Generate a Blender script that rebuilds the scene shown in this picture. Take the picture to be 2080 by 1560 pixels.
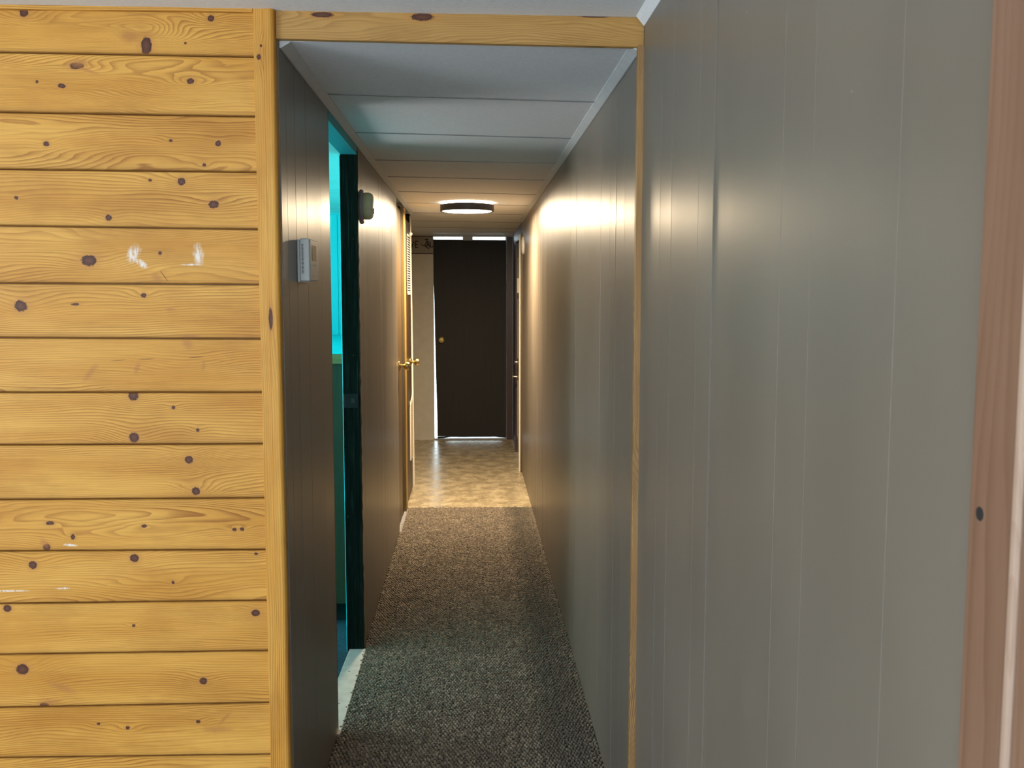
import bpy, bmesh, math, random
import numpy as np
from mathutils import Vector, Matrix
random.seed(7)
S = bpy.context.scene
COL = S.collection
for o in list(bpy.data.objects):
    bpy.data.objects.remove(o)

# ------------------------------------------------------------------ camera
EYE = 1.515                                     # eye height above the hall floor
cam_d = bpy.data.cameras.new('camera')
cam = bpy.data.objects.new('camera', cam_d)
COL.objects.link(cam)
YAW, PITCH, ROLL = 0.0412, 0.0934, 0.00064
fw = Vector((math.sin(YAW)*math.cos(PITCH), math.cos(YAW)*math.cos(PITCH), -math.sin(PITCH)))
rt = Vector((math.cos(YAW), -math.sin(YAW), 0))
up = rt.cross(fw)
r2 = rt*math.cos(ROLL)+up*math.sin(ROLL)
u2 = -rt*math.sin(ROLL)+up*math.cos(ROLL)
M = Matrix((r2, u2, -fw)).transposed().to_4x4()
M.translation = Vector((0, 0, EYE))
cam.matrix_world = M
cam_d.sensor_width = 36
cam_d.lens = 36*1936.6/2080
cam_d.clip_start = .02
cam_d.dof.use_dof = True
cam_d.dof.focus_distance = 3.6
cam_d.dof.aperture_fstop = 14
S.camera = cam

# ------------------------------------------------------------------ world, lights, exposure
w = bpy.data.worlds.new('world')
S.world = w
w.use_nodes = True
bg = w.node_tree.nodes['Background']
bg.inputs[0].default_value = (.78, .95, 1, 1)
bg.inputs[1].default_value = 5.0
S.view_settings.view_transform = 'Standard'
S.view_settings.look = 'None'
S.view_settings.gamma = 1
S.view_settings.use_curve_mapping = False
S.view_settings.exposure = 0.0

def area(name, loc, target, sx, sy, power, col):
    d = bpy.data.lights.new(name, 'AREA')
    d.shape = 'RECTANGLE'; d.size = sx; d.size_y = sy; d.energy = power; d.color = col
    o = bpy.data.objects.new(name, d)
    COL.objects.link(o)
    o.location = loc
    o.rotation_euler = (Vector(target)-Vector(loc)).to_track_quat('-Z', 'Y').to_euler()
    return o
# daylight entering the front room through its windows (behind and to the left of the camera)
area('window_daylight', (-1.25, -3.12, 1.60), (-1.15, 2.4, 1.6), 2.3, .80, 66, (.88, .95, 1))
area('window_daylight_left', (-3.52, -.6, 1.4), (0, -.2, 1.6), 1.7, 1.2, 92, (.76, .90, 1))
# daylight entering the turquoise side room through its window
area('side_room_daylight', (-3.02, 4.0, 1.25), (-.4, 4.4, 2.6), 1.6, 1.0, 48, (1, .92, .90))
# the hall ceiling lamp
lp = area('ceiling_lamp_light', (-.035, 6.5, 2.068), (-.035, 6.5, 0), .30, .30, 92, (1, .77, .50))
lp.data.shape = 'DISK'
lp.data.size = .30

# ------------------------------------------------------------------ materials
class NT:
    def __init__(s, name):
        s.m = bpy.data.materials.new(name); s.m.use_nodes = True
        s.t = s.m.node_tree; s.p = s.t.nodes['Principled BSDF']
        s.co = s.t.nodes.new('ShaderNodeTexCoord').outputs['Object']
        x = s.t.nodes.new('ShaderNodeSeparateXYZ'); s.t.links.new(s.co, x.inputs[0])
        s.x, s.y, s.z = x.outputs
    def put(s, sock, v):
        if isinstance(v, (int, float)): sock.default_value = v
        elif isinstance(v, (tuple, list)):
            sock.default_value = tuple(v)+((1,) if len(v) == 3 and len(sock.default_value) == 4 else ())
        else: s.t.links.new(v, sock)
    def math(s, op, a, b=0, c=None):
        n = s.t.nodes.new('ShaderNodeMath'); n.operation = op
        s.put(n.inputs[0], a); s.put(n.inputs[1], b)
        if c is not None: s.put(n.inputs[2], c)
        return n.outputs[0]
    def vec(s, x, y, z):
        n = s.t.nodes.new('ShaderNodeCombineXYZ')
        s.put(n.inputs[0], x); s.put(n.inputs[1], y); s.put(n.inputs[2], z); return n.outputs[0]
    def scale(s, x, y, z, v=None):
        n = s.t.nodes.new('ShaderNodeMapping'); s.t.links.new(v or s.co, n.inputs[0])
        n.inputs['Scale'].default_value = (x, y, z); return n.outputs[0]
    def noise(s, v, sc=1, det=4, rough=.5):
        n = s.t.nodes.new('ShaderNodeTexNoise'); s.t.links.new(v, n.inputs['Vector'])
        n.inputs['Scale'].default_value = sc; n.inputs['Detail'].default_value = det
        n.inputs['Roughness'].default_value = rough; return n.outputs['Fac']
    def voronoi(s, v, sc=1, rand=1):
        n = s.t.nodes.new('ShaderNodeTexVoronoi'); s.t.links.new(v, n.inputs['Vector'])
        n.inputs['Scale'].default_value = sc; n.inputs['Randomness'].default_value = rand; return n.outputs
    def ramp(s, f, stops):
        n = s.t.nodes.new('ShaderNodeValToRGB'); s.put(n.inputs[0], f)
        e = n.color_ramp.elements
        while len(e) < len(stops): e.new(.5)
        for k, (p, c) in zip(e, stops):
            k.position = p; k.color = (c if isinstance(c, tuple) else (c, c, c))[:3]+(1,)
        return n.outputs[0]
    def mix(s, f, a, b, mode='MIX'):
        n = s.t.nodes.new('ShaderNodeMix'); n.data_type = 'RGBA'; n.blend_type = mode
        s.put(n.inputs[0], f); s.put(n.inputs[6], a); s.put(n.inputs[7], b); return n.outputs[2]
    def bump(s, h, st=.2, dist=.002):
        n = s.t.nodes.new('ShaderNodeBump'); s.put(n.inputs['Height'], h)
        n.inputs['Strength'].default_value = st; n.inputs['Distance'].default_value = dist
        s.t.links.new(n.outputs[0], s.p.inputs['Normal'])
    def out(s, col=None, rough=None, metal=None, spec=None, coat=None):
        if col is not None: s.put(s.p.inputs['Base Color'], col)
        if rough is not None: s.put(s.p.inputs['Roughness'], rough)
        if metal is not None: s.put(s.p.inputs['Metallic'], metal)
        if spec is not None: s.put(s.p.inputs['Specular IOR Level'], spec)
        if coat is not None:
            s.put(s.p.inputs['Coat Weight'], coat); s.put(s.p.inputs['Coat Roughness'], .12)
        return s.m

def m_plain(name, col, rough=.5, metal=0, amt=.12, sc=30, bump=.1):
    n = NT(name)
    f = n.noise(n.co, sc, 4)
    lo = tuple(c*(1-amt) for c in col); hi = tuple(min(1, c*(1+amt)) for c in col)
    c = n.ramp(f, [(.3, lo), (.7, hi)])
    n.bump(f, bump, .001)
    return n.out(c, rough, metal)

def m_paint(name, col, rough=.3, streak='z', amt=.08):
    """satin painted panelling: slight drag marks along the boards, orange-peel, small dings"""
    n = NT(name)
    a = n.noise(n.scale(60, 60, 1.3), 1, 3)
    b = n.noise(n.scale(4, 4, 1.5), 1, 4)
    c1 = tuple(c*(1-amt) for c in col); c2 = tuple(c*(1+amt) for c in col)
    c = n.ramp(b, [(.3, c1), (.7, c2)])
    peel = n.noise(n.co, 260, 2)
    v = n.voronoi(n.vec(n.y, n.math('MULTIPLY', n.z, .8), 0), 12)
    ding = n.math('LESS_THAN', v[0], .024)
    spk = n.math('MULTIPLY', ding, n.math('GREATER_THAN', n.noise(n.co, 3.1, 1), .53))
    c = n.mix(n.math('MULTIPLY', spk, .4), c, (.62, .58, .5))
    h = n.math('ADD', n.math('MULTIPLY', n.noise(n.scale(14, 14, 9), 1, 2), .45), n.math('MULTIPLY', peel, .4))
    h = n.math('ADD', h, n.math('MULTIPLY', a, .32))
    h = n.math('SUBTRACT', h, n.math('MULTIPLY', spk, 1.5))
    n.bump(h, .10, .0003)
    r = n.ramp(b, [(.3, rough*.95), (.7, rough*1.06)])
    return n.out(c, r, spec=.42)

def m_pine(name, axis='x', knots=(), seed=0, edges=None, base=(.60, .275, .042), light=(.73, .385, .080), dark=(.27, .090, .012),
           freq=150, warp=1.0, rough=.46, scuffs=(), cracks=(), stains=()):
    """varnished pine. The growth rings are contour lines of a stretched noise field, bulging round each knot."""
    n = NT(name)
    u, v = (n.x, n.z) if axis == 'x' else ((n.z, n.x) if axis == 'z' else (n.z, n.y))
    w_ = n.y if axis != 'y' else n.x   # axis 'y': upright boards on the side wall
    P = n.vec(n.math('MULTIPLY', u, 1.6), n.math('MULTIPLY', v, 9), n.math('ADD', n.math('MULTIPLY', w_, 9), seed*3.7))
    f1 = n.noise(P, 1, 2, .4)
    F = n.math('ADD', v, n.math('MULTIPLY', n.math('SUBTRACT', f1, .5), .20*warp))
    P2 = n.vec(n.math('MULTIPLY', u, 6), n.math('MULTIPLY', v, 40), seed*1.3)
    F = n.math('ADD', F, n.math('MULTIPLY', n.noise(P2, 1, 3), .007))
    kmask = None
    halo = None
    for (kx, kz, ra, rb) in knots:
        du = n.math('SUBTRACT', u, kx); dv = n.math('SUBTRACT', v, kz)
        e1 = n.math('ADD', n.math('POWER', n.math('ABSOLUTE', n.math('DIVIDE', du, ra*5)), 2),
                    n.math('POWER', n.math('ABSOLUTE', n.math('DIVIDE', dv, rb*2.6)), 2))
        g = n.math('EXPONENT', n.math('MULTIPLY', e1, -1), 0)
        F = n.math('ADD', F, n.math('MULTIPLY', g, rb*1.7))
        d = n.math('SQRT', n.math('ADD', n.math('POWER', n.math('ABSOLUTE', n.math('DIVIDE', du, ra)), 2),
                                  n.math('POWER', n.math('ABSOLUTE', n.math('DIVIDE', dv, rb)), 2)))
        d = n.math('ADD', d, n.math('MULTIPLY', n.math('SUBTRACT', n.noise(n.co, 70+20*seed, 2), .5), .8))
        kmask = d if kmask is None else n.math('MINIMUM', kmask, d)
    ph = n.math('MULTIPLY', F, freq)
    tri = n.math('FRACT', ph)
    line = n.ramp(tri, [(0, 0.), (.45, .12), (.86, .85), (.93, 1.), (1, 0.)])
    amp = n.ramp(n.noise(n.vec(n.math('MULTIPLY', u, 2), n.math('MULTIPLY', v, 11), seed*2.1+5), 1, 2), [(.33, .20), (.70, .90)])
    fine = n.noise(n.vec(n.math('MULTIPLY', u, 7), n.math('MULTIPLY', v, 330), seed), 1, 4)
    big = n.noise(n.vec(n.math('MULTIPLY', u, 2.2), n.math('MULTIPLY', v, 14), seed*5.0), 1, 3)
    c = n.mix(n.ramp(big, [(.3, 0.), (.7, 1.)]), base, light)
    c = n.mix(n.math('MULTIPLY', line, amp), c, dark)
    c = n.mix(n.math('MULTIPLY', n.ramp(fine, [(.45, 0.), (.75, 1.)]), .28), c, dark)
    blot = n.noise(n.vec(n.math('MULTIPLY', u, 3.5), n.math('MULTIPLY', v, 8), seed*7.0+2), 1, 4, .6)
    c = n.mix(n.ramp(blot, [(.50, 0.), (.75, .38)]), c, dark)
    if kmask is not None:
        c = n.mix(n.ramp(kmask, [(0, .75), (.36, .55), (1, 0.)]) if False else n.ramp(n.math('DIVIDE', kmask, 3.2), [(.28, .6), (.62, 0.)]), c, (.50, .22, .055))
        kc = n.ramp(kmask, [(0, (.13, .055, .03)), (.55, (.10, .035, .022)), (.95, (.035, .012, .012))])
        c = n.mix(n.ramp(kmask, [(.80, 1.), (1.0, 0.)]), c, kc)
    def ell(x, z, ra, rb, rot=0, ns=.7, nsc=60):
        du = n.math('SUBTRACT', u, x); dv = n.math('SUBTRACT', v, z)
        cs, sn = math.cos(rot), math.sin(rot)
        a_ = n.math('ADD', n.math('MULTIPLY', du, cs/ra), n.math('MULTIPLY', dv, sn/ra))
        b_ = n.math('ADD', n.math('MULTIPLY', du, -sn/rb), n.math('MULTIPLY', dv, cs/rb))
        d = n.math('SQRT', n.math('ADD', n.math('POWER', n.math('ABSOLUTE', a_), 2), n.math('POWER', n.math('ABSOLUTE', b_), 2)))
        return n.math('ADD', d, n.math('MULTIPLY', n.math('SUBTRACT', n.noise(n.co, nsc, 4, .7), .5), ns))
    for (x, z, ra, rb, rot) in stains:
        c = n.mix(n.ramp(ell(x, z, ra, rb, rot), [(.3, .6), (1, 0.)]), c, (.42, .17, .05))
    for (x, z, ra, rb, rot) in cracks:
        c = n.mix(n.ramp(ell(x, z, ra, rb, rot, .5, 20), [(.6, .9), (1, 0.)]), c, (.12, .045, .02))
    sc_sum = None
    for (x, z, ra, rb, rot) in scuffs:
        q = n.math('MULTIPLY', n.ramp(ell(x, z, ra, rb, rot, 1.0, 45), [(.4, .9), (1.1, 0.)]),
                   n.ramp(n.noise(n.scale(170, 170, 60), 1, 3), [(.38, .25), (.55, 1.)]))
        c = n.mix(q, c, (.80, .72, .66))
    if edges:      # seam shading painted into the colour, plus varnish built up at the joints
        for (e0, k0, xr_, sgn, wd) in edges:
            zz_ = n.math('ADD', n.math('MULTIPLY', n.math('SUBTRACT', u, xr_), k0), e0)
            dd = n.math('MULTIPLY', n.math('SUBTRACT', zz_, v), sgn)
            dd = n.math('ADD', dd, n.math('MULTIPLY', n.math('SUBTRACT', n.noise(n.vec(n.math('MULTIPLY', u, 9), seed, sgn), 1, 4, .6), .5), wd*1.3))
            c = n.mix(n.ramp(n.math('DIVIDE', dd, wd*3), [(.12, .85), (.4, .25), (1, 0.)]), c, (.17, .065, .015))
    h = n.math('SUBTRACT', n.math('MULTIPLY', fine, .3), n.math('MULTIPLY', n.math('MULTIPLY', line, amp), .6))
    n.bump(h, .25, .0006)
    return n.out(c, rough, spec=.22)

def m_wood(name, c1, c2, axis='z', sc=1.0, rough=.4):
    n = NT(name)
    s = {'z': (28, 28, 1.6), 'x': (1.6, 28, 28), 'y': (28, 1.6, 28)}[axis]
    s2 = {'z': (160, 160, 5), 'x': (5, 160, 160), 'y': (160, 5, 160)}[axis]
    a = n.noise(n.scale(*[q*sc for q in s]), 1, 4, .6); b = n.noise(n.scale(*[q*sc for q in s2]), 1, 3)
    c = n.ramp(n.math('ADD', n.math('MULTIPLY', a, .65), n.math('MULTIPLY', b, .35)), [(.35, c1), (.65, c2)])
    n.bump(b, .3, .0006)
    return n.out(c, rough)

TAUPE = (.172, .146, .116)
MAT = {}
MAT['taupe'] = m_paint('taupe_satin_paint', TAUPE, .35)
MAT['taupe_far'] = m_paint('taupe_satin_paint_far', (.30, .205, .12), .30)
MAT['core'] = m_plain('panel_core', (.05, .042, .035), .7)
MAT['ceil'] = m_plain('white_ceiling_board', (.80, .80, .80), .75, amt=.05, sc=120, bump=.25)
MAT['ceil_trim'] = m_plain('white_ceiling_trim', (.55, .57, .57), .5, amt=.05)
MAT['joint'] = m_plain('ceiling_joint_strip', (.34, .34, .34), .7)
MAT['dark'] = m_plain('black_gap', (.012, .01, .01), .8)
MAT['corner'] = m_pine('pine_corner', 'z', [(2.084, -.512, .0075, .0055), (2.11, -.506, .004, .003), (1.455, -.497, .03, .006)], 31, freq=170, warp=.15)
MAT['beam'] = m_pine('pine_beam', 'x', [(-.36, 2.188, .03, .007), (-.12, 2.186, .03, .010), (.30, 2.193, .04, .003)], 17, base=(.46, .25, .07), light=(.54, .31, .10), dark=(.22, .09, .025), freq=130)
MAT['strip'] = m_pine('oak_strip', 'z', [], 23, base=(.36, .20, .08), light=(.44, .26, .11), dark=(.09, .035, .015), freq=260, warp=.8)
MAT['casing'] = m_pine('casing_wood', 'y', [], 41, base=(.21, .112, .070), light=(.245, .137, .086), dark=(.165, .082, .05), freq=60, warp=.5, rough=.5)
MAT['door_dark'] = m_wood('dark_walnut_door', (.004, .003, .0025), (.012, .009, .006), 'z', 1, .6)
MAT['frame_red'] = m_wood('dark_red_brown_frame', (.035, .016, .011), (.07, .032, .022), 'z', 1, .4)
MAT['closet'] = m_wood('brown_closet_wood', (.06, .034, .014), (.14, .085, .032), 'z', 1, .4)
MAT['closet_shaded'] = m_wood('shaded_closet_wood', (.035, .020, .009), (.085, .048, .020), 'z', 1, .4)  # closet wood darkened to carry the shadow on the second door
MAT['closet_light'] = m_wood('honey_jamb_wood', (.22, .14, .04), (.38, .25, .075), 'z', 1, .4)
MAT['brass'] = m_plain('aged_brass', (.62, .47, .20), .28, 1, .1)
MAT['brass_dull'] = m_plain('dull_brass', (.30, .22, .08), .4, 1, .1)
MAT['chrome'] = m_plain('bright_metal', (.75, .70, .60), .2, 1, .05)
MAT['white'] = m_plain('white_plastic', (.78, .77, .73), .4, 0, .03)
MAT['white_metal'] = m_plain('cream_painted_metal', (.80, .76, .66), .4, 0, .05)
MAT['cream'] = m_plain('cream_white_paint', (.72, .68, .55), .35, 0, .05)
MAT['plate_grey'] = m_plain('grey_plate', (.30, .30, .31), .5, 0, .05)
MAT['yellowed'] = m_plain('yellowed_plastic', (.66, .58, .34), .45, 0, .06)
MAT['thermo'] = m_plain('light_grey_plastic', (.72, .76, .78), .4, 0, .03)
MAT['thermo_front'] = m_plain('grey_front', (.34, .33, .31), .35, 0, .05)
MAT['lcd'] = m_plain('dark_lcd', (.06, .07, .07), .15, 0, .05)
MAT['ring'] = m_plain('dark_grey_lamp_rim', (.03, .03, .035), .4, 0, .1)
MAT['panel_beige'] = m_plain('beige_end_wall', (.62, .585, .50), .6, 0, .05, 12)
MAT['border'] = m_plain('border_paper', (.36, .31, .255), .6, 0, .06)
MAT['ink'] = m_plain('dark_ink', (.014, .010, .010), .7)
MAT['teal'] = m_paint('turquoise_paint', (.005, .85, .92), .45)
MAT['teal_light'] = m_paint('pale_aqua_boards', (.22, .82, .78), .5)
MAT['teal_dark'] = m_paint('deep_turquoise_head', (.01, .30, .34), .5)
MAT['olive'] = m_wood('olive_cabinet_edge', (.24, .15, .045), (.36, .22, .08), 'x', 1, .5)
MAT['green_front'] = m_wood('green_cabinet_front', (.035, .026, .007), (.060, .042, .013), 'z', 1, .5)
MAT['blue_carpet'] = m_plain('blue_carpet', (.012, .06, .085), .95, 0, .5, 160, .8)
MAT['strip_white'] = m_plain('worn_white_threshold', (.56, .52, .48), .45, 0, .12, 25)
MAT['outer'] = m_plain('backing_board', (.25, .24, .22), .8)
MAT['room_wall'] = m_plain('front_room_wall', (.58, .61, .65), .6, 0, .1, 4)
MAT['room_floor'] = m_plain('front_room_floor', (.40, .43, .47), .9, 0, .3, 60)
MAT['mirror_white'] = m_plain('window_frame_white', (.8, .8, .78), .4)

def jamb_mat():
    n = NT('rough_dark_green_jamb')
    a = n.noise(n.scale(130, 130, 6), 1, 5, .65)
    c = n.ramp(a, [(.35, (.003, .006, .004)), (.55, (.007, .014, .010)), (.74, (.03, .05, .04))])
    ed = n.noise(n.scale(60, 60, 14), 1, 4, .7)
    c = n.mix(n.ramp(ed, [(.70, 0.), (.74, .7)]), c, (.35, .42, .36))
    n.bump(a, .9, .002)
    return n.out(c, .9, spec=.15)
MAT['jamb'] = jamb_mat()

def vinyl_mat():
    n = NT('mottled_beige_vinyl')
    a = n.noise(n.scale(9, 9, 1), 1, 6, .62)
    b = n.noise(n.scale(34, 30, 1), 1, 4, .6)
    f = n.math('ADD', n.math('MULTIPLY', a, .6), n.math('MULTIPLY', b, .4))
    c = n.ramp(f, [(.36, (.24, .19, .12)), (.5, (.40, .33, .21)), (.64, (.60, .51, .35))])
    n.bump(b, .25, .0008)
    return n.out(c, n.ramp(a, [(.3, .20), (.7, .34)]), spec=.5)
MAT['vinyl'] = vinyl_mat()

def carpet_mat():
    n = NT('brown_loop_carpet')
    a = n.voronoi(n.co, 110)
    b = n.noise(n.co, 9, 4)
    c = n.ramp(a[1], [(0, (.085, .068, .056)), (.55, (.23, .19, .145)), (1, (.46, .385, .30))])
    c = n.mix(n.ramp(b, [(.35, .35), (.7, 0.)]), c, (.075, .065, .05))
    # soiled traffic-free edge along the right wall
    ed = n.math('ADD', n.x, n.math('MULTIPLY', n.math('SUBTRACT', n.noise(n.co, 5, 3), .5), .12))
    c = n.mix(n.ramp(ed, [(.20, 0.), (.27, .6), (.36, .6), (.42, .25)]), c, (.07, .065, .055))
    fl = n.math('LESS_THAN', n.voronoi(n.co, 33)[0], .035)
    c = n.mix(n.math('MULTIPLY', fl, .6), c, (.5, .46, .4))
    n.bump(n.noise(n.co, 900, 2), .5, .001)
    return n.out(c, .95, spec=.2)
MAT['carpet'] = carpet_mat()
MAT['carpet_back'] = m_plain('carpet_backing', (.045, .038, .03), .95)

def emit_mat(name, col, st):
    n = NT(name)
    n.out((.8, .8, .8), .5)
    n.p.inputs['Emission Color'].default_value = col+(1,)
    n.p.inputs['Emission Strength'].default_value = st
    return n.m
MAT['diffuser'] = emit_mat('lit_diffuser', (1, .90, .70), 9)
MAT['halo'] = emit_mat('lit_halo_ring', (1, .90, .70), 14)

# ------------------------------------------------------------------ mesh helpers
def link(name, me, mat, parent=None, smooth=False):
    o = bpy.data.objects.new(name, me)
    COL.objects.link(o)
    if mat is not None: me.materials.append(mat)
    if parent is not None: o.parent = parent
    if smooth:
        for p in me.polygons: p.use_smooth = True
    return o
def from_bm(name, bm, mat, parent=None, smooth=False):
    bmesh.ops.recalc_face_normals(bm, faces=bm.faces[:])
    me = bpy.data.meshes.new(name); bm.to_mesh(me); bm.free()
    return link(name, me, mat, parent, smooth)
def hexa(bm, pts):
    """8 corners: bottom four (ccw), top four"""
    v = [bm.verts.new(p) for p in pts]
    for f in ((0, 3, 2, 1), (4, 5, 6, 7), (0, 1, 5, 4), (1, 2, 6, 5), (2, 3, 7, 6), (3, 0, 4, 7)):
        bm.faces.new([v[i] for i in f])
    return v
def addbox(bm, x0, x1, y0, y1, z0, z1):
    return hexa(bm, [(x0, y0, z0), (x1, y0, z0), (x1, y1, z0), (x0, y1, z0), (x0, y0, z1), (x1, y0, z1), (x1, y1, z1), (x0, y1, z1)])
def box(name, x0, x1, y0, y1, z0, z1, mat, parent=None, bev=0, seg=1):
    bm = bmesh.new(); addbox(bm, x0, x1, y0, y1, z0, z1)
    if bev: bmesh.ops.bevel(bm, geom=bm.edges[:], offset=bev, segments=seg, profile=.5, affect='EDGES')
    return from_bm(name, bm, mat, parent)
def quadbox(name, a, b, c, d, off, mat, parent=None, bev=0):
    """quad a,b,c,d extruded by vector off"""
    bm = bmesh.new()
    hexa(bm, [a, b, c, d]+[tuple(Vector(q)+Vector(off)) for q in (a, b, c, d)])
    if bev: bmesh.ops.bevel(bm, geom=bm.edges[:], offset=bev, segments=1, profile=.5, affect='EDGES')
    return from_bm(name, bm, mat, parent)
def lathe(name, prof, mat, parent=None, seg=40, axis='z', loc=(0, 0, 0), smooth=True):
    """prof: (r, h) along the axis"""
    bm = bmesh.new(); rings = []
    for r, h in prof:
        ring = []
        for i in range(seg if r > 1e-6 else 1):
            a = 2*math.pi*i/seg
            p = (r*math.cos(a), r*math.sin(a), h)
            if axis == 'x': p = (p[2], p[0], p[1])
            if axis == 'y': p = (p[0], p[2], p[1])
            ring.append(bm.verts.new(Vector(p)+Vector(loc)))
        rings.append(ring)
    for A, B in zip(rings, rings[1:]):
        for i in range(seg):
            j = (i+1) % seg
            q = [A[i % len(A)], A[j % len(A)], B[j % len(B)], B[i % len(B)]]
            u = []
            for x in q:
                if x not in u: u.append(x)
            if len(u) > 2: bm.faces.new(u)
    o = from_bm(name, bm, mat, parent, smooth)
    if smooth:
        try:
            o.data.set_sharp_from_angle(angle=math.radians(35))
        except Exception: pass
    return o
def empty(name, loc=(0, 0, 0)):
    o = bpy.data.objects.new(name, None); COL.objects.link(o)
    o.location = loc; o.empty_display_size = .05
    return o
def tag(o, label, cat=None, group=None):
    o['label'] = label
    if cat: o['category'] = cat
    if group: o['group'] = group
    return o
def struct(o, label=None):
    o['kind'] = 'structure'
    if label: o['label'] = label
    return o
def adopt(o, parent):
    """parent a part built in world coordinates to an Empty standing at its thing's base"""
    o.parent = parent
    o.matrix_parent_inverse = Matrix.Translation(parent.location).inverted()
    return o

XL, XR, XN = -.469, .417, .424            # left hall wall, right hall wall, right wall of the front room
HC = 2.130                                # hall ceiling
YF = 2.390                                # face of the pine wall
YE = 9.917                                # end wall
YC = 6.69                                 # carpet ends, vinyl begins

# ------------------------------------------------------------------ floors
struct(box('floor', -1.45, .75, YC-.02, YE+.12, -.12, .0, MAT['vinyl']), 'mottled beige glossy vinyl floor at the far end of the hall')
struct(box('floor', -3.7, .60, -3.3, 2.36, -.12, .0, MAT['room_floor']), 'front room floor')
struct(box('floor', -3.2, -.53, 2.55, 6.45, -.12, .002, MAT['blue_carpet']), 'blue carpeted floor of the turquoise side room')
struct(box('floor', -.53, .60, 2.36, YC-.02, -.12, -.004, MAT['outer']), 'subfloor under the hall carpet')

# carpet with real loops
car = empty('hall_carpet', (0, 4.5, 0))
tag(car, 'worn brown loop-pile carpet running along the narrow hallway floor', 'carpet')
adopt(box('backing', XL-.004, XR+.004, 2.36, YC, -.004, .0035, MAT['carpet_back']), car)
def loops():
    rng = np.random.default_rng(3)
    px, py = .0118, .0160
    nx = int((XR-XL)/px); ny = int((YC-2.36)/py)
    base = []
    for (r, h) in ((.0066, 0), (.0052, .0065)):
        for k in range(6):
            a = math.pi/3*k+.3
            base.append((r*.92*math.cos(a), r*1.35*math.sin(a), h))
    base.append((0, 0, .0085))
    base = np.array(base)
    faces = []
    for k in range(6):
        j = (k+1) % 6
        faces.append((k, j, 6+j)); faces.append((k, 6+j, 6+k)); faces.append((6+k, 6+j, 12))
    faces = np.array(faces)
    I, J = np.meshgrid(np.arange(nx), np.arange(ny), indexing='ij')
    I = I.ravel(); J = J.ravel()
    cx = XL+.004+(I+.5*(J % 2))*px+rng.normal(0, .0007, I.size)
    cy = 2.365+J*py+I*.0022 % py+rng.normal(0, .0009, I.size)
    keep = (cy < YC-.004) & (cx < XR)
    cx, cy = cx[keep], cy[keep]; n = cx.size
    hs = rng.uniform(.7, 1.25, n); ws = rng.uniform(.85, 1.1, n)
    V = np.empty((n, 13, 3))
    V[:, :, 0] = cx[:, None]+base[None, :, 0]*ws[:, None]
    V[:, :, 1] = cy[:, None]+base[None, :, 1]*ws[:, None]
    V[:, :, 2] = .0035+base[None, :, 2]*hs[:, None]
    F = (faces[None]+(np.arange(n)*13)[:, None, None]).reshape(-1, 3)
    me = bpy.data.meshes.new('pile')
    me.vertices.add(n*13); me.vertices.foreach_set('co', V.ravel())
    me.loops.add(F.size); me.loops.foreach_set('vertex_index', F.ravel().astype(np.int32))
    me.polygons.add(len(F)); me.polygons.foreach_set('loop_start', np.arange(0, F.size, 3, dtype=np.int32))
    me.update(calc_edges=True)
    me.polygons.foreach_set('use_smooth', np.ones(len(F), dtype=bool))
    o = link('pile', me, MAT['carpet']); o['kind'] = 'stuff'
    adopt(o, car)
loops()

# threshold strips at the side doors
th = struct(quadbox('trim_1', (XL-.075, 3.17, .0), (XL+.010, 3.17, .0), (XL+.010, 3.965, .0), (XL-.06, 3.965, .0), (0, 0, .011), MAT['strip_white'], bev=.002),
            'worn white threshold strip in the side doorway')
for yy in (3.42, 3.72):
    lathe('screw', [(0, .0125), (.004, .0122), (.005, .0108)], MAT['plate_grey'], th, 12, loc=(XL-.03, yy, 0))
struct(quadbox('trim_2', (XL-.03, 5.98, .0), (XL+.012, 5.98, .0), (XL+.012, 6.63, .0), (XL-.03, 6.63, .0), (0, 0, .010), MAT['plate_grey'], bev=.002),
       'grey white threshold strip under the first closet door')

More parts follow.
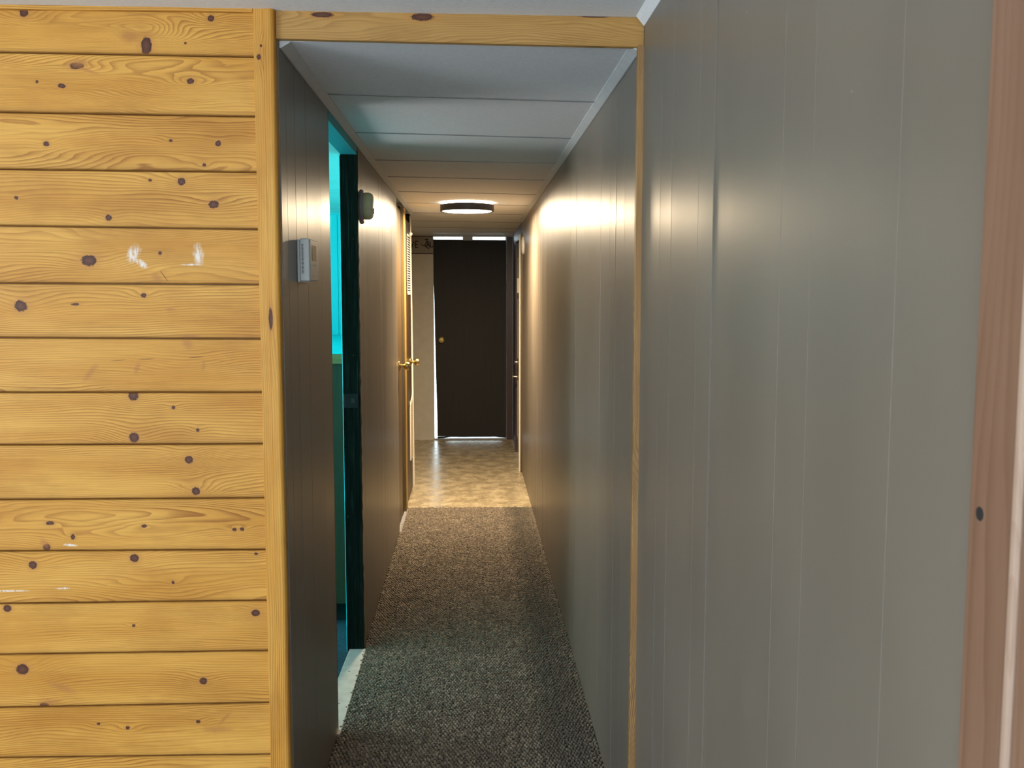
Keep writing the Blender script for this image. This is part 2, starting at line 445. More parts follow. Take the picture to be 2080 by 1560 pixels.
# ------------------------------------------------------------------ pine wall
seamL = [2.184+.03, 2.091, 1.951, 1.816, 1.681, 1.542, 1.409, 1.274, 1.143, 1.005, .874, .739, .607, .468, .334, .200, .066, 0]
seamR = [2.184+.03, 2.086, 1.945, 1.812, 1.674, 1.539, 1.405, 1.272, 1.142, 1.004, .871, .739, .607, .469, .330, .197, .063, 0]
KN = [
 [(-1.066, 2.184, .0123, .0123), (-.781, 2.11, .014, .0234), (-.626, 2.175, .0086, .0086), (-.688, 2.117, .0031, .0031)],
 [(-.948, 2.061, .0197, .0080), (-.984, 2.014, .0099, .0060), (-1.043, 2.023, .0037, .0037), (-.679, 2.028, .0099, .0076)],
 [(-1.027, 1.877, .0074, .0068), (-.617, 1.881, .0074, .0074), (-.73, 1.887, .0055, .004), (-.652, 1.829, .0045, .0045)],
 [(-.708, 1.789, .0099, .0099), (-.783, 1.792, .0049, .0037), (-.632, 1.734, .0136, .0105), (-1.104, 1.748, .0055, .0045), (-.886, 1.701, .0080, .0080)],
 [(-.937, 1.597, .020, .0150), (-.765, 1.616, .0049, .0049)],
 [(-1.106, 1.487, .0172, .0148), (-.974, 1.491, .0111, .0031), (-.808, 1.513, .0074, .0062)],
 [],
 [(-.842, 1.265, .0136, .0136), (-.745, 1.235, .0049, .0049), (-.687, 1.178, .0049, .0049), (-.844, 1.16, .0136, .0136)],
 [(-.711, 1.103, .0111, .0105), (-.696, 1.023, .0111, .0111)],
 [(-1.059, .945, .0111, .0055), (-.827, .935, .0074, .0045), (-1.004, .909, .0062, .0074), (-1.07, .883, .0100, .0100), (-.603, .924, .0060, .0050), (-.584, .925, .0060, .0050)],
 [(-.854, .853, .0123, .0111), (-1.106, .838, .0111, .0111), (-.55, .861, .0049, .0037), (-.76, .789, .0045, .0045)],
 [(-1.174, .727, .0111, .0098), (-.555, .707, .0120, .0095), (-.862, .678, .0045, .0040)],
 [(-1.144, .568, .0172, .0148), (-.692, .53, .0105, .0099), (-1.094, .474, .0123, .0055)],
 [(-.96, .421, .0049, .0037), (-.887, .409, .0062, .0049), (-.708, .422, .0062, .0049)],
 [], [], []]
EX = {4: dict(scuffs=[(-.83, 1.612, .016, .030, -.5), (-.81, 1.590, .022, .010, -.6), (-.672, 1.612, .014, .032, .1), (-.69, 1.588, .03, .003, 0)],
              cracks=[(-.757, 1.560, .020, .0012, -.95)], stains=[(-.775, 1.556, .02, .012, -.5)]),
      6: dict(cracks=[(-.875, 1.353, .020, .0009, .06), (-.805, 1.356, .024, .0009, .05), (-.685, 1.360, .024, .0010, .08)],
              stains=[(-.705, 1.392, .022, .016, -.9), (-.945, 1.322, .034, .010, .9), (-.83, 1.335, .022, .008, 1.2), (-.668, 1.338, .016, .006, 1.4)]),
      5: dict(stains=[(-.745, 1.478, .017, .006, 0), (-.70, 1.412, .03, .008, 0)]),
      1: dict(stains=[(-.94, 2.068, .03, .014, .2), (-.92, 2.05, .03, .005, -.3)]),
      0: dict(stains=[(-.82, 2.13, .03, .02, 0)]),
      10: dict(scuffs=[(-1.035, .777, .020, .0035, .02), (-1.16, .772, .05, .0025, 0)]),
      9: dict(scuffs=[(-1.01, .888, .02, .004, -.1)], stains=[(-1.075, .895, .012, .02, .6)]),
      12: dict(stains=[(-1.08, .482, .04, .010, 0), (-1.05, .52, .05, .012, -.4)]),
      13: dict(stains=[(-.64, .43, .03, .006, .8), (-.66, .40, .05, .01, 0)])}
wp = struct(box('wall_front', -3.7, XL-.03, YF+.012, YF+.10, 0, 2.23, MAT['outer']), 'knotty pine plank wall facing the camera')
for i in range(len(seamL)-1):
    zt0, zb0, zt1, zb1 = seamL[i], seamL[i+1], seamR[i], seamR[i+1]
    xl, xr = -1.16, -.52
    kt, kb = (zt1-zt0)/(xr-xl), (zb1-zb0)/(xr-xl)
    XA, XB = -3.68, -.505
    T = lambda x: zt0+kt*max(-.7, x-xl)
    B = lambda x: zb0+kb*max(-.7, x-xl)
    g, c, dpt = .0005, .0028, .0030
    y0, y1 = YF, YF+.013
    bm = bmesh.new()
    rings = []
    for x in (XA, -1.86, XB):
        rings.append([bm.verts.new((x, y, z)) for y, z in ((y1, T(x)-g), (y0+dpt, T(x)-g), (y0, T(x)-g-c*.8), (y0, B(x)+g+c*1.2), (y0+dpt, B(x)+g), (y1, B(x)+g))])
    for A, Bb in zip(rings, rings[1:]):
        for k in range(6):
            bm.faces.new([A[k], A[(k+1) % 6], Bb[(k+1) % 6], Bb[k]])
    bm.faces.new(rings[0]); bm.faces.new(rings[-1])
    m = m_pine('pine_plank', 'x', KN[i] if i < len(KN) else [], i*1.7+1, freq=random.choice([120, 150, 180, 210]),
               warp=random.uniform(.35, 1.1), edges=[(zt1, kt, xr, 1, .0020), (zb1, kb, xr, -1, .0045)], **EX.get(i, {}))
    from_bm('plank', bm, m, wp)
# trim strips round the pine wall
cor = struct(empty('trim_3', (-.495, YF, 0)), 'pine corner trim where the plank wall meets the hallway')
adopt(box('trim_strip', -.524, -.4995, YF-.011, YF+.004, .0, 2.203, MAT['corner'], bev=.0012), cor)
bm = bmesh.new()
prof = []
for k in range(7):
    a = math.pi/2*k/6
    prof.append((-.484+.011*math.sin(a), YF-.005-.011*math.cos(a)))
prof = [(-.499, YF-.016)]+prof+[(-.473, YF+.02), (-.499, YF+.02)]
lo = [bm.verts.new((x, y, 0)) for x, y in prof]; hi = [bm.verts.new((x, y, 2.203)) for x, y in prof]
bm.faces.new(lo); bm.faces.new(hi)
for k in range(len(prof)):
    j = (k+1) % len(prof); bm.faces.new([lo[k], lo[j], hi[j], hi[k]])
adopt(from_bm('corner_moulding', bm, MAT['corner']), cor)
MAT['toptrim'] = m_pine('pine_top_trim', 'x', [(-.60, 2.199, .006, .002)], 57, freq=160, warp=.2)
struct(quadbox('trim_4', (-3.68, YF-.012, 2.186), (-.524, YF-.012, 2.1885), (-.524, YF-.012, 2.206), (-3.68, YF-.012, 2.206), (0, .016, 0), MAT['toptrim'], bev=.0012),
       'pine strip along the top of the plank wall under the ceiling')
# header beam over the hallway opening
struct(quadbox('trim_5', (-.4735, YF+.002, 2.1305), (XN, YF+.008, 2.122), (XN, YF+.008, 2.1925), (-.4735, YF+.002, 2.205), (0, .02, 0), MAT['beam'], bev=.0015),
       'pine header board across the top of the hallway opening')
struct(box('wall_header', -.50, XN+.1, YF+.022, YF+.05, HC+.006, 2.22, MAT['outer']), 'framing behind the header board')
# thin strip on the right of the opening
struct(quadbox('trim_6', (.4075, YF, 0), (XN, YF, 0), (XN, YF+.022, 0), (.4075, YF+.022, 0), (0, 0, 2.125), MAT['strip'], bev=.001),
       'thin wood grained strip edging the right side of the opening')

# ------------------------------------------------------------------ painted groove panelling
brng = random.Random(5)
def boards(parent, X, side, ys, z0, z1, mat, th=.006, c=.0013, depth=.0009, lean=0):
    """vertical boards between the grooves; side = +1: wall to the right of the hall, faces -x"""
    for a, b in zip(ys, ys[1:]):
        bm = bmesh.new()
        m0, m1, mb = brng.uniform(0, .0007), brng.uniform(0, .0007), brng.uniform(-.0003, .0005)   # boards cup and twist a little
        q = [(a+c+(b-a-2*c)*t, (m0*(1-t)+m1*t)+mb*4*t*(1-t)) for t in (0, .25, .5, .75, 1)]
        prof = [(a+.0001, th), (a+.0001, depth+m0)]+q+[(b-.0001, depth+m1), (b-.0001, th)]
        lo = [bm.verts.new((X+side*d, y, z0)) for y, d in prof]
        hi = [bm.verts.new((X+side*d, y, z1)) for y, d in prof]
        for k in range(len(prof)):
            j = (k+1) % len(prof); bm.faces.new([lo[k], lo[j], hi[j], hi[k]])
        bm.faces.new(lo); bm.faces.new(hi)
        o = from_bm('panel_board', bm, mat, parent, True)
        o.data.set_sharp_from_angle(angle=math.radians(12))
def fill(start, stop, pat):
    out = [start]; k = 0
    while out[-1]+pat[k % len(pat)] < stop-.05:
        out.append(round(out[-1]+pat[k % len(pat)], 4)); k += 1
    return out+[stop]
wr = struct(box('wall_right', XR+.007, XR+.10, YF+.021, 8.08, 0, 2.14, MAT['core']), 'taupe painted grooved panelling along the right side of the hall')
ysr = [YF+.0215, 2.634, 2.791, 2.913, 3.121, 3.444, 3.585, 3.856, 4.086, 4.285, 4.564, 4.967, 5.345]
ysr = ysr[:-1]+fill(5.345, 6.36, [.20, .12, .24, .16])
boards(wr, XR, 1, ysr, 0, 2.14, MAT['taupe'])
boards(wr, XR, 1, fill(6.36, 8.09, [.21, .16, .27, .13]), 0, 2.14, MAT['taupe'])
wn = struct(box('wall_right', XN+.007, XN+.10, -3.3, YF+.02, 0, 2.22, MAT['core']), 'taupe painted grooved panelling beside the camera')
ysn = fill(-3.28, .72, [.30, .20, .41])+[.947, 1.192, 1.31, 1.563]
boards(wn, XN, 1, ysn+[1.679], 0, 2.22, MAT['taupe'], c=.0010, depth=.0005)
# the sheet beyond the lapped joint stands a touch proud
boards(wn, XN-.0022, 1, [1.6795, 1.79, 2.033, 2.157, YF+.0005], 0, 2.22, MAT['taupe'], c=.0010, depth=.0005, th=.0092)
# end piece of the right wall beyond the exterior door
struct(box('wall_right', XR+.002, XR+.10, 9.24, YE+.1, 0, 2.14, MAT['frame_red']), 'dark strip of wall between the white door and the end wall')
struct(box('wall_right', XR+.002, XR+.10, 8.08, 9.24, 2.02, 2.14, MAT['frame_red']), 'dark wall above the white door')

wl = struct(box('wall_left', XL-.065, XL-.007, YF+.101, 3.195, 0, 2.14, MAT['core']), 'taupe painted grooved panelling left of the hall opening with the thermostat')
boards(wl, XL, -1, [YF+.012, 2.479, 2.596, 2.767, 3.007, 3.196], 0, 2.14, MAT['taupe'])
# near edge board of the doorway (dark end grain)
box('panel_edge', XL-.065, XL-.0005, 3.1965, 3.206, 0, 2.14, MAT['frame_red'], wl)
wl2 = struct(box('wall_left', XL-.065, XL-.007, 4.02, 5.985, 0, 2.14, MAT['core']), 'taupe painted panelling between the side doorway and the closets')
boards(wl2, XL, -1, [3.999]+fill(4.12, 6.0, [.20, .12, .26, .16]), 0, 2.14, MAT['taupe'])
# header over side doorway
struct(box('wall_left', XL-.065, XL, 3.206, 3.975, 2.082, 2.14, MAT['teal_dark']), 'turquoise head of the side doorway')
# rough green jamb
jb = struct(box('door_1', XL-.068, XL+.001, 3.966, 3.9985, 0, 2.10, MAT['jamb']), 'rough dark green jamb of the side doorway')
me = jb.data
bm = bmesh.new(); bm.from_mesh(me)
bmesh.ops.subdivide_edges(bm, edges=[e for e in bm.edges if abs(e.verts[0].co.z-e.verts[1].co.z) > 1], cuts=70)
for v in bm.verts:
    if v.co.x > XL-.01: v.co.x += random.uniform(-.0025, .001)
    else: v.co.x += random.uniform(-.002, .003)
bm.to_mesh(me); bm.free()
box('door_stop', XL-.0715, XL-.0685, 3.964, 4.0, 0, 2.08, MAT['teal'], jb, .001)
sp = box('strike_plate', XL-.066, XL-.006, 3.962, 3.9655, 1.045, 1.105, MAT['dark'], jb, .001)
box('latch_hole', XL-.037, XL-.022, 3.9605, 3.963, 1.066, 1.084, MAT['frame_red'], sp)

# ------------------------------------------------------------------ closets on the left
c1 = struct(empty('door_2', (XL, 6.3, 0)), 'brown closet door nearest in the left wall with brass knob')
adopt(box('jamb', XL-.06, XL-.002, 5.987, 6.012, 0, 2.10, MAT['closet']), c1)
leaf = adopt(box('door_leaf', XL-.045, XL-.010, 6.025, 6.42, .02, 2.075, MAT['closet'], bev=.002), c1)
adopt(box('jamb', XL-.075, XL+.006, 6.56, 6.70, 0, 2.105, MAT['closet_light'], bev=.002), c1)
adopt(box('gap_back', XL-.09, XL-.080, 5.98, 6.60, 0, 2.13, MAT['dark']), c1)
adopt(box('gap_strip', XL-.060, XL-.0115, 6.425, 6.559, 0, 2.10, MAT['dark']), c1)  # black filler in the gap between the leaf and the honey jamb
def knob(x, y, z, s, mat, k=1.0, parent=None):
    prof = [(0, 0), (.032*k, 0), (.032*k, .004), (.020*k, .010), (.011*k, .014), (.010*k, .030), (.018*k, .036), (.026*k, .044), (.0275*k, .056), (.024*k, .066), (0, .068)]
    o = lathe('door_knob', [(r, s*h) for r, h in prof], mat, None, 28, 'x', (x, y, z))
    if parent is not None:
        o.parent = parent
        o.matrix_parent_inverse = parent.matrix_world.inverted() if False else Matrix.Identity(4)
    return o
knob(XL-.010, 6.20, 1.055, 1, MAT['brass'], 1, leaf)
c2 = struct(empty('door_3', (XL, 7.0, 0)), 'second brown closet door with louvred grille, lower vent and brass knob')
leaf2 = adopt(quadbox('door_leaf', (XL-.004, 6.715, .015), (XL-.004, 7.385, .015), (XL-.004, 7.355, 2.05), (XL-.004, 6.715, 2.05), (-.035, 0, 0), MAT['closet_shaded'], bev=.002), c2)
knob(XL-.004, 7.22, 1.010, 1, MAT['brass'], 1.15, leaf2)
adopt(box('gap_back', XL-.10, XL-.09, 6.60, 7.45, 0, 2.13, MAT['dark']), c2)
# pierced grille, upper
gr = adopt(box('grille', XL-.004, XL-.001, 6.93, 7.30, 1.515, 1.955, MAT['dark']), c2)
ny, nz = 5, 30
bars = bmesh.new()
for (a, b, c_, d) in ((6.93, 7.30, 1.94, 1.955), (6.93, 7.30, 1.515, 1.53), (6.93, 6.945, 1.515, 1.955), (7.285, 7.30, 1.515, 1.955)):
    addbox(bars, XL-.0035, XL-.0003, a, b, c_, d)
from_bm('grille_frame', bars, MAT['white_metal'], gr)
sl = bmesh.new()
for k in range(23):
    z = 1.537+k*.0176
    hexa(sl, [(XL-.002, 6.947, z), (XL-.002, 7.283, z), (XL+.0005, 7.283, z-.004), (XL+.0005, 6.947, z-.004),
              (XL-.002, 6.947, z+.006), (XL-.002, 7.283, z+.006), (XL+.0005, 7.283, z+.002), (XL+.0005, 6.947, z+.002)])
o = from_bm('louvre_slats', sl, MAT['white_metal'], gr); o['kind'] = 'stuff'
lathe('hook', [(0, 0), (.012, 0), (.014, .01), (.008, .02), (0, .022)], MAT['white'], gr, 16, 'x', (XL+.001, 7.21, 1.965))
# lower vent
vt = adopt(box('vent', XL-.004, XL+.003, 7.12, 7.37, .27, .715, MAT['white_metal'], bev=.001), c2)
adopt(quadbox('vent_flap', (XL+.004, 7.05, .70), (XL+.004, 7.08, .70), (XL+.012, 7.27, .80), (XL+.012, 7.24, .80), (.003, 0, 0), MAT['white_metal']), c2)
sl = bmesh.new()
for k in range(22):
    z = .285+k*.0188
    addbox(sl, XL+.003, XL+.0045, 7.14, 7.35, z, z+.0055)
o = from_bm('vent_slots', sl, MAT['closet_light'], vt); o['kind'] = 'stuff'
# pale corner moulding where the hall widens
struct(quadbox('trim_7', (XL-.02, 7.545, 0), (XL+.002, 7.545, 0), (XL+.002, 7.57, 0), (XL-.02, 7.57, 0), (-.004, -.13, 2.115), MAT['white_metal'], bev=.001),
       'pale corner moulding where the left wall ends')
struct(box('wall_left', XL-.09, XL-.012, 7.40, 7.53, 0, 2.13, MAT['dark']), 'dark end of the closet wall')
# niche
struct(box('wall_niche', -1.45, -1.35, 7.4, YE+.1, 0, 2.2, MAT['panel_beige']), 'left wall of the recess at the end of the hall')
struct(box('wall_niche', -1.45, XL-.10, 7.36, 7.46, 0, 2.2, MAT['panel_beige']), 'near wall of the recess at the end of the hall')

# ------------------------------------------------------------------ end wall and its door
we = struct(box('wall_end', -1.45, -.403, YE, YE+.10, 0, 2.2, MAT['panel_beige']), 'beige end wall left of the dark door')
box('baseboard', -1.35, -.404, YE-.006, YE, 0, .045, MAT['panel_beige'], we, .001)
struct(box('wall_end', .345+.072, .6, YE-.0, YE+.10, 0, 2.2, MAT['frame_red']), 'end wall right of the dark door')
# header: the top of the opening is open to daylight except for one block
struct(box('wall_end', -.403, .42, YE+.0, YE+.10, 2.108, 2.2, MAT['ceil_trim']), 'head of the end doorway')
d4 = struct(empty('door_4', (0, YE, 0)), 'dark brown flush door at the end of the hall with daylight around its edges')
bm = bmesh.new()
outl = [(.347, .033), (.347, 2.076), (-.4025, 2.082), (-.4025, 1.66), (-.397, 1.45), (-.392, 1.1), (-.385, .70), (-.375, .30), (-.373, .036)]
fr = [bm.verts.new((x, YE+.010, z)) for x, z in outl]; bk = [bm.verts.new((x, YE+.046, z)) for x, z in outl]
bm.faces.new(fr); bm.faces.new(bk[::-1])
for k in range(len(outl)):
    j = (k+1) % len(outl); bm.faces.new([fr[k], bk[k], bk[j], fr[j]])
leaf4 = adopt(from_bm('door_leaf', bm, MAT['door_dark']), d4)
k4 = lathe('door_knob', [(0, 0), (.033, 0), (.033, -.004), (.012, -.012), (.011, -.03), (.024, -.040), (.028, -.050), (.024, -.062), (0, -.064)], MAT['brass_dull'], leaf4, 28, 'y', (-.325, YE+.010, 1.045))
adopt(box('door_frame', .351, .414, YE-.012, YE+.08, 0, 2.108, MAT['frame_red'], bev=.002), d4)
adopt(box('door_stop', .342, .3505, YE+.048, YE+.06, 0, 2.108, MAT['frame_red']), d4)
adopt(box('header_block', -.100, .003, YE-.012, YE+.05, 2.070, 2.112, MAT['ceil_trim'], bev=.002), d4)
adopt(box('threshold', -.40, .36, YE-.012, YE+.075, 0, .014, MAT['plate_grey'], bev=.003), d4)
bm = bmesh.new()          # ragged weatherstrip under the door: leaves the daylight gap only in the middle
xs = [-.372, -.30, -.262, -.22, -.1, 0, .12, .22, .28, .345]
zz = [.014, .016, .024, .027, .0245, .026, .025, .026, .022, .016]
for a, b, za, zb in zip(xs, xs[1:], zz, zz[1:]):
    hexa(bm, [(a, YE+.012, za), (b, YE+.012, zb), (b, YE+.02, zb), (a, YE+.02, za), (a, YE+.012, .034), (b, YE+.012, .034), (b, YE+.02, .034), (a, YE+.02, .034)])
from_bm('sweep', bm, MAT['dark'], leaf4)

# printed border with script lettering
sg = empty('wall_border', (-.7, YE, 1.94))
tag(sg, 'beige word border with dark script lettering on the end wall beside the dark door', 'sign')
adopt(box('border_band', -1.34, -.404, YE-.004, YE-.0005, 1.932, 2.114, MAT['border']), sg)
adopt(box('border_line', -1.34, -.404, YE-.0052, YE-.0040, 2.108, 2.116, MAT['ink']), sg)
adopt(box('border_line', -1.34, -.404, YE-.0052, YE-.0040, 1.930, 1.938, MAT['ink']), sg)
def strokes(name, paths, x, z, wd):
    bm = bmesh.new()
    for path in paths:
        pts = [Vector((x+a, 0, z+b)) for a, b in path]
        L, R = [], []
        for i, p in enumerate(pts):
            t = (pts[min(i+1, len(pts)-1)]-pts[max(i-1, 0)]).normalized()
            nn = Vector((-t.z, 0, t.x))*wd/2
            L.append(p+nn); R.append(p-nn)
        for i in range(len(pts)-1):
            q = [L[i], L[i+1], R[i+1], R[i]]
            hexa(bm, [(v.x, YE-.0045, v.z) for v in q]+[(v.x, YE-.0055, v.z) for v in q])
    return adopt(from_bm(name, bm, MAT['ink']), sg)
H = .062
def swashL(s=1.0):
    return [[(.014, .078), (.046, .084)], [(.046, .084), (.036, .060), (.024, .034), (.010, .016), (-.010, .020), (-.016, .030)], [(.016, .020), (.034, .004), (.050, -.010), (.062, -.004)]]
strokes('letter', swashL(), -.900, 1.998, .0095)
strokes('letter', [[(0, 0), (0, H)], [(-.006, H), (.006, H)], [(-.006, 0), (.006, 0)]], -.812, 1.998, .0095)
strokes('letter', [[(0, H), (.018, 0)], [(.018, 0), (.036, H)]], -.795, 1.998, .0095)
strokes('letter', [[(0, 0), (0, H)], [(-.004, H), (.030, H)], [(0, H/2), (.022, H/2)], [(-.004, 0), (.030, 0)]], -.586, 1.998, .0095)
strokes('letter', [[(0, H), (.018, 0)], [(.018, 0), (.036, H)]], -.640, 1.998, .0095)
strokes('letter', swashL(), -.505, 1.998, .0095)
strokes('letter', [[(0, 0), (.018, H)], [(.018, H), (.036, 0)], [(.007, .022), (.029, .022)]], -.473, 1.998, .0095)
strokes('letter', [[(0, H), (.002, .016), (.010, .002), (.020, .002), (.028, .016)]], -.434, 1.998, .0095)

# ------------------------------------------------------------------ white door in the right wall
d5 = struct(empty('door_5', (XR, 8.6, 0)), 'pale panelled exterior door in the right wall near the end of the hall')
leaf5 = adopt(box('door_leaf', XR+.012, XR+.055, 8.15, 9.10, .02, 1.99, m_plain('door_grey_white', (.33, .34, .33), .3), bev=.002), d5)
for (ya, yb) in ((8.25, 8.57), (8.68, 9.00)):
    for (za, zb) in ((.16, .74), (.90, 1.50), (1.62, 1.88)):
        bm = bmesh.new()
        for (a, b, c_, d) in ((ya, yb, zb-.02, zb), (ya, yb, za, za+.02), (ya, ya+.02, za, zb), (yb-.02, yb, za, zb)):
            addbox(bm, XR+.004, XR+.012, a, b, c_, d)
        bmesh.ops.bevel(bm, geom=bm.edges[:], offset=.002, segments=1, affect='EDGES')
        from_bm('door_moulding', bm, MAT['thermo_front'], leaf5)
adopt(box('door_casing', XR-.024, XR+.05, 8.09, 8.145, 0, 2.02, MAT['cream'], bev=.002), d5)
adopt(box('door_casing', XR-.012, XR+.004, 8.035, 8.092, 0, 2.03, MAT['closet'], bev=.003), d5)
adopt(box('door_casing', XR-.010, XR+.05, 9.11, 9.235, 0, 2.02, MAT['frame_red'], bev=.002), d5)
adopt(box('door_head', XR-.008, XR+.05, 8.09, 9.235, 2.0, 2.03, MAT['frame_red'], bev=.002), d5)
adopt(box('catch_plate', XR-.020, XR+.010, 8.50, 8.60, 1.53, 1.66, MAT['white_metal'], bev=.002), d5)
for nm, z, k, ln in (('deadbolt', .885, .8, .040), ('door_handle', .748, .9, .062)):
    o = lathe(nm, [(0, 0), (.028*k, 0), (.026*k, -.006), (.009, -.012), (.008, -ln*.6), (.018*k, -ln*.7), (.020*k, -ln*.92), (0, -ln)], MAT['chrome'], leaf5, 20, 'x', (XR+.010, 8.93, z))
# round detector on the right wall
ds = lathe('round_detector', [(0, 0), (.070, 0), (.071, -.008), (.066, -.016), (.040, -.021), (0, -.022)], MAT['white'], None, 40, 'x', (XR, 7.78, 1.912))
tag(ds, 'small white round disc detector high on the right wall beside the pale door', 'detector')

# ------------------------------------------------------------------ ceilings
hc = struct(box('ceiling', -.62, .62, YF+.05, YE+.12, HC+.006, HC+.10, MAT['joint']), 'white ceiling boards of the hallway')
hc2 = struct(box('ceiling', -1.45, -.56, 7.36, YE+.12, HC+.001, HC+.10, MAT['ceil']), 'ceiling of the recess')
sm = [(YF+.021, YF+.021), (3.010, 3.112), (3.705, 3.830), (4.455, 4.540), (5.065, 5.215), (5.790, 5.950), (6.49, 6.70), (7.27, 7.43), (8.08, 8.24), (8.85, 8.98), (YE+.1, YE+.1)]
for (a0, a1), (b0, b1) in zip(sm, sm[1:]):
    quadbox('ceiling_panel', (-.56, a0+.0018, HC), (.45, a1+.0018, HC), (.45, b1-.0018, HC), (-.56, b0-.0018, HC), (0, 0, .006), MAT['ceil'], hc, bev=.0012)
for (a0, a1) in sm[1:-1]:
    quadbox('joint_strip', (-.56, a0-.007, HC), (.45, a1-.007, HC), (.45, a1+.007, HC), (-.56, a0+.007, HC), (0, 0, -.0022), MAT['joint'], hc, bev=.0008)
def cove(name, pts, w_, h_, side, mat, label):
    """triangular ceiling trim running along the hall: pts = [(x, y)]"""
    bm = bmesh.new(); rings = []
    for x, y in pts:
        rings.append([bm.verts.new(p) for p in ((x, y, HC), (x+side*w_, y, HC), (x+side*w_, y, HC-.003), (x+side*.004, y, HC-h_), (x, y, HC-h_))])
    for A, B in zip(rings, rings[1:]):
        for k in range(5): bm.faces.new([A[k], A[(k+1) % 5], B[(k+1) % 5], B[k]])
    bm.faces.new(rings[0]); bm.faces.new(rings[-1])
    return struct(from_bm(name, bm, mat), label)
cove('trim_8', [(XL, YF+.022), (XL, 7.5)], .026, .016, 1, MAT['ceil_trim'], 'white ceiling trim along the left wall of the hall')
cove('trim_9', [(XR, YF+.022), (XR, 8.0)], .026, .016, -1, MAT['ceil_trim'], 'white ceiling trim along the right wall of the hall')
bm = bmesh.new()
hexa(bm, [(-3.7, -3.3, 2.207), (.6, -3.3, 2.1925), (.6, YF+.03, 2.1925), (-3.7, YF+.03, 2.207), (-3.7, -3.3, 2.26), (.6, -3.3, 2.26), (.6, YF+.03, 2.26), (-3.7, YF+.03, 2.26)])
struct(from_bm('ceiling', bm, MAT['ceil']), 'white ceiling of the front room')
bm = bmesh.new()
hexa(bm, [(XN-.003, -3.2, 2.170), (XN, -3.2, 2.170), (XN, YF, 2.170), (XN-.003, YF, 2.170), (XN-.024, -3.2, 2.195), (XN, -3.2, 2.195), (XN, YF, 2.195), (XN-.024, YF, 2.195)])
struct(from_bm('trim_10', bm, MAT['ceil']), 'white cove trim between the front room ceiling and the right wall')

# ------------------------------------------------------------------ casing on the near right wall
cs = struct(empty('trim_11', (XN, .75, 0)), 'red brown door casing on the right wall nearest the camera')
adopt(box('casing_board', XN-.013, XN+.004, .6905, .763, 0, 2.16, MAT['casing'], bev=.003, seg=2), cs)
adopt(box('casing_edge', XN-.020, XN+.004, .680, .690, 0, 2.16, m_pine('casing_edge_highlight', 'z', [], 3, base=(.40, .27, .20), light=(.45, .31, .23), dark=(.3, .18, .12)), bev=.003, seg=2), cs)  # lighter wood colour paints in the bevel highlight along the edge
adopt(box('casing_board', XN-.017, XN+.004, .56, .6795, 0, 2.16, MAT['casing'], bev=.003, seg=2), cs)
lathe('nail_hole', [(0, -.0138), (.0045, -.0136), (.006, -.0130)], MAT['dark'], cs, 16, 'x', (0, -.005, 1.338))

# ------------------------------------------------------------------ things on the walls and ceiling
# thermostat
tt = empty('thermostat', (XL, 2.66, 1.6))
tag(tt, 'light grey box thermostat with small display on the left hall wall', 'thermostat')
adopt(box('wall_plate', XL, XL+.006, 2.592, 2.742, 1.548, 1.662, MAT['thermo'], bev=.002), tt)
bd = adopt(box('body', XL+.006, XL+.031, 2.600, 2.736, 1.551, 1.665, MAT['thermo'], bev=.0035, seg=2), tt)
adopt(box('front_cover', XL+.031, XL+.0345, 2.602, 2.734, 1.553, 1.663, MAT['thermo_front'], bev=.0015), tt)
adopt(box('display', XL+.034, XL+.0352, 2.625, 2.695, 1.606, 1.648, MAT['lcd'], bev=.0005), tt)
for yy in (2.640, 2.672):
    adopt(lathe('button', [(.003, .0), (.003, .0015), (0, .002)], MAT['white'], None, 12, 'x', (XL+.0345, yy, 1.596)), tt)
adopt(box('cover_mark', XL+.0345, XL+.0352, 2.648, 2.672, 1.5635, 1.566, MAT['white']), tt)
adopt(box('cover_mark', XL+.0345, XL+.0352, 2.648, 2.652, 1.5635, 1.572, MAT['white']), tt)
sl = bmesh.new()
for k in range(22):
    z = 1.572+k*.0036
    addbox(sl, XL+.011, XL+.016, 2.5992, 2.6003, z, z+.0017)
o = from_bm('vent_slots', sl, MAT['lcd'], bd); o['kind'] = 'stuff'

# smoke alarm on the left wall
sa = empty('smoke_alarm', (XL, 4.115, 1.885))
tag(sa, 'yellowed round smoke alarm on grey plate beside the dark green door jamb', 'smoke alarm')
adopt(lathe('mounting_plate', [(0, 0), (.072, 0), (.072, .004), (.066, .011), (0, .011)], MAT['plate_grey'], None, 40, 'x', (XL, 4.115, 1.885)), sa)
adopt(lathe('body', [(0, .011), (.054, .011), (.057, .016), (.057, .034), (.050, .046), (.040, .050), (0, .051)], MAT['yellowed'], None, 40, 'x', (XL, 4.115, 1.888)), sa)
adopt(lathe('test_button', [(0, .050), (.011, .050), (.011, .054), (0, .055)], MAT['brass_dull'], None, 16, 'x', (XL, 4.115, 1.868)), sa)

# ceiling lamp
cl = empty('ceiling_light', (-.035, 6.5, HC))
tag(cl, 'round flush ceiling lamp with dark rim and glowing white diffuser in the hall', 'lamp')
L0 = (-.035, 6.5, 0)
adopt(lathe('base_plate', [(0, HC), (.150, HC), (.150, HC-.014), (0, HC-.014)], MAT['white'], None, 48, 'z', L0), cl)
adopt(lathe('halo_ring', [(.150, HC-.002), (.172, HC-.006), (.172, HC-.013), (.150, HC-.014)], MAT['halo'], None, 48, 'z', L0), cl)
adopt(lathe('rim', [(.168, HC-.015), (.180, HC-.015), (.181, HC-.058), (.176, HC-.060), (.168, HC-.058), (.168, HC-.015)], MAT['ring'], None, 64, 'z', L0), cl)
adopt(lathe('diffuser', [(.1675, HC-.052), (.160, HC-.0585), (.10, HC-.0605), (0, HC-.061)], MAT['diffuser'], None, 48, 'z', L0), cl)

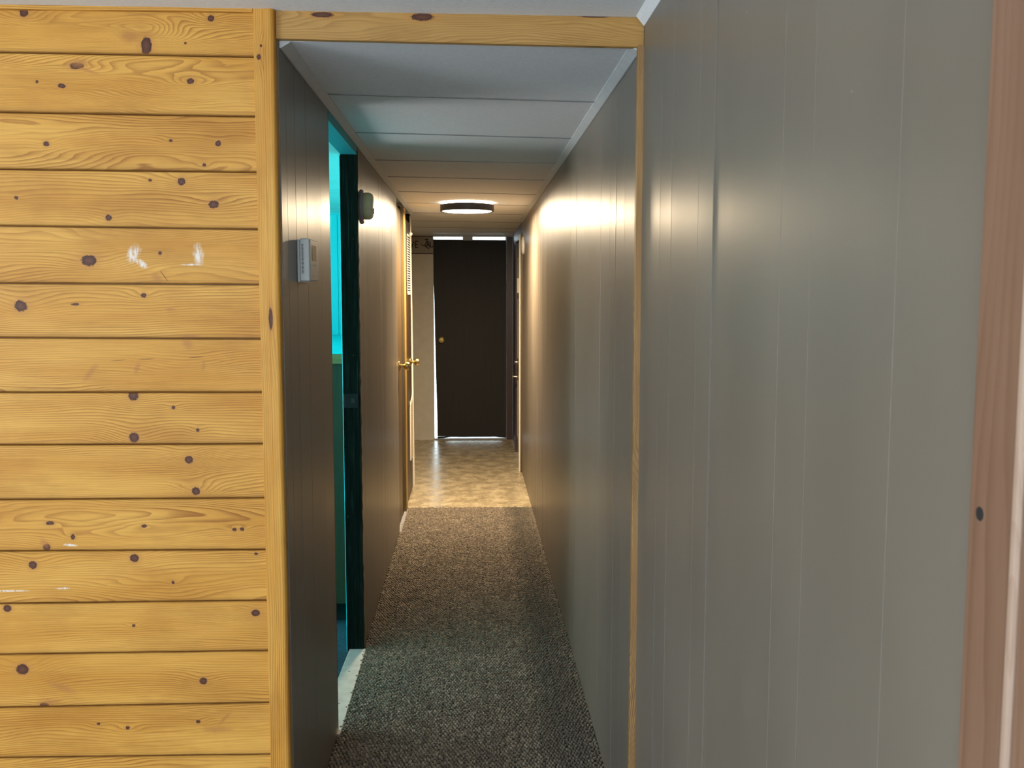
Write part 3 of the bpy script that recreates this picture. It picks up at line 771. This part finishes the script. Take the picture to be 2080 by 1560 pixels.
# ------------------------------------------------------------------ turquoise side room
struct(box('wall_side_room', -3.2, XL-.07, 6.30, 6.40, 0, 2.2, MAT['teal']), 'turquoise wall of the side room')
sw = bpy.data.objects['wall_side_room']
for k, xx in enumerate([-2.3, -2.0, -1.72, -1.45, -1.22, -1.0, -.875, -.82, -.62]):
    if k: box('panel_board', px_+.0015, xx-.0015, 6.294, 6.30, 0, 2.03, MAT['teal'], sw, .001)
    px_ = xx
struct(box('wall_side_room', -3.2, XL-.07, 2.49, 2.55, 0, 2.2, MAT['teal']), 'near turquoise wall of the side room')
struct(box('wall_side_room', XL-.070, XL-.066, 2.5, 3.19, 0, 2.2, MAT['teal']), 'room side of the hall wall, near piece')
struct(box('wall_side_room', XL-.072, XL-.066, 4.001, 6.30, 0, 2.2, MAT['teal']), 'room side of the hall wall, far piece')
# window wall, with an opening
for (a, b, c_, d) in ((2.5, 2.9, 0, 2.2), (4.5, 6.4, 0, 2.2), (2.9, 4.5, 0, .75), (2.9, 4.5, 1.85, 2.2)):
    struct(box('wall_side_room', -3.2, -3.1, a, b, c_, d, MAT['teal']), 'window wall of the side room')
wf = struct(empty('window_1', (-3.15, 3.7, .75)), 'window of the side room')
for (a, b, c_, d) in ((2.9, 2.95, .75, 1.85), (4.45, 4.5, .75, 1.85), (2.95, 4.45, .75, .80), (2.95, 4.45, 1.80, 1.85), (3.68, 3.72, .8, 1.8)):
    adopt(box('window_frame', -3.17, -3.12, a, b, c_, d, MAT['mirror_white']), wf)
sc_ = struct(empty('ceiling', (-1.8, 4.5, 2.1)), 'pale aqua boarded ceiling of the side room')
for k in range(10):
    ya = 2.5+k*.385; yb = ya+.382
    za = 2.112-(ya-2.5)*.018; zb = 2.112-(yb-2.5)*.018
    p = quadbox('ceiling_board', (-3.2, ya, za), (XL-.066, ya, za), (XL-.066, yb, zb), (-3.2, yb, zb), (0, 0, .03), MAT['teal_light'], bev=.002)
    adopt(p, sc_)
# tall cabinet seen through the doorway
cb = empty('cabinet', (-1.1, 5.3, 0))
tag(cb, 'dark green cabinet with olive top edge against the turquoise wall of the side room', 'cabinet')
adopt(box('carcass', -1.75, -.56, 4.30, 6.285, .10, 1.205, MAT['green_front']), cb)
adopt(box('plinth', -1.73, -.58, 4.36, 6.28, .002, .10, MAT['dark']), cb)
adopt(box('worktop', -1.77, -.55, 4.285, 6.29, 1.206, 1.2495, MAT['olive'], bev=.003), cb)
adopt(box('teal_reflection', -1.765, -.555, 4.295, 6.288, 1.2495, 1.2525, MAT['teal'], bev=.001), cb)  # turquoise sheet painted as the wall colour reflected in the worktop

# ------------------------------------------------------------------ front room shell behind the camera
for (a, b, c_, d) in ((-3.7, -2.42, 0, 2.25), (-.08, .60, 0, 2.25), (-2.42, -.08, 0, 1.18), (-2.42, -.08, 2.02, 2.25)):
    struct(box('wall_back', a, b, -3.3, -3.2, c_, d, MAT['room_wall']), 'wall behind the camera with a window')
for (a, b, c_, d) in ((-3.3, -1.45, 0, 2.25), (.25, 2.5, 0, 2.25), (-1.45, .25, 0, .8), (-1.45, .25, 2.0, 2.25)):
    struct(box('wall_left', -3.7, -3.6, a, b, c_, d, MAT['room_wall']), 'left wall of the front room with a window')
w2 = struct(empty('window_2', (-1.05, -3.25, .72)), 'wide window behind the camera')
for (a, b, c_, d) in ((-2.42, -2.36, 1.18, 2.02), (-.14, -.08, 1.18, 2.02), (-2.36, -.14, 1.18, 1.23), (-2.36, -.14, 1.97, 2.02), (-1.28, -1.22, 1.23, 1.97)):
    adopt(box('window_frame', a, b, -3.28, -3.22, c_, d, MAT['mirror_white']), w2)
w3 = struct(empty('window_3', (-3.65, -.6, .8)), 'window in the left wall of the front room')
for (a, b, c_, d) in ((-1.45, -1.40, .8, 2.0), (.20, .25, .8, 2.0), (-1.40, .20, .8, .86), (-1.40, .20, 1.94, 2.0), (-.63, -.57, .86, 1.94)):
    adopt(box('window_frame', -3.68, -3.62, a, b, c_, d, MAT['mirror_white']), w3)
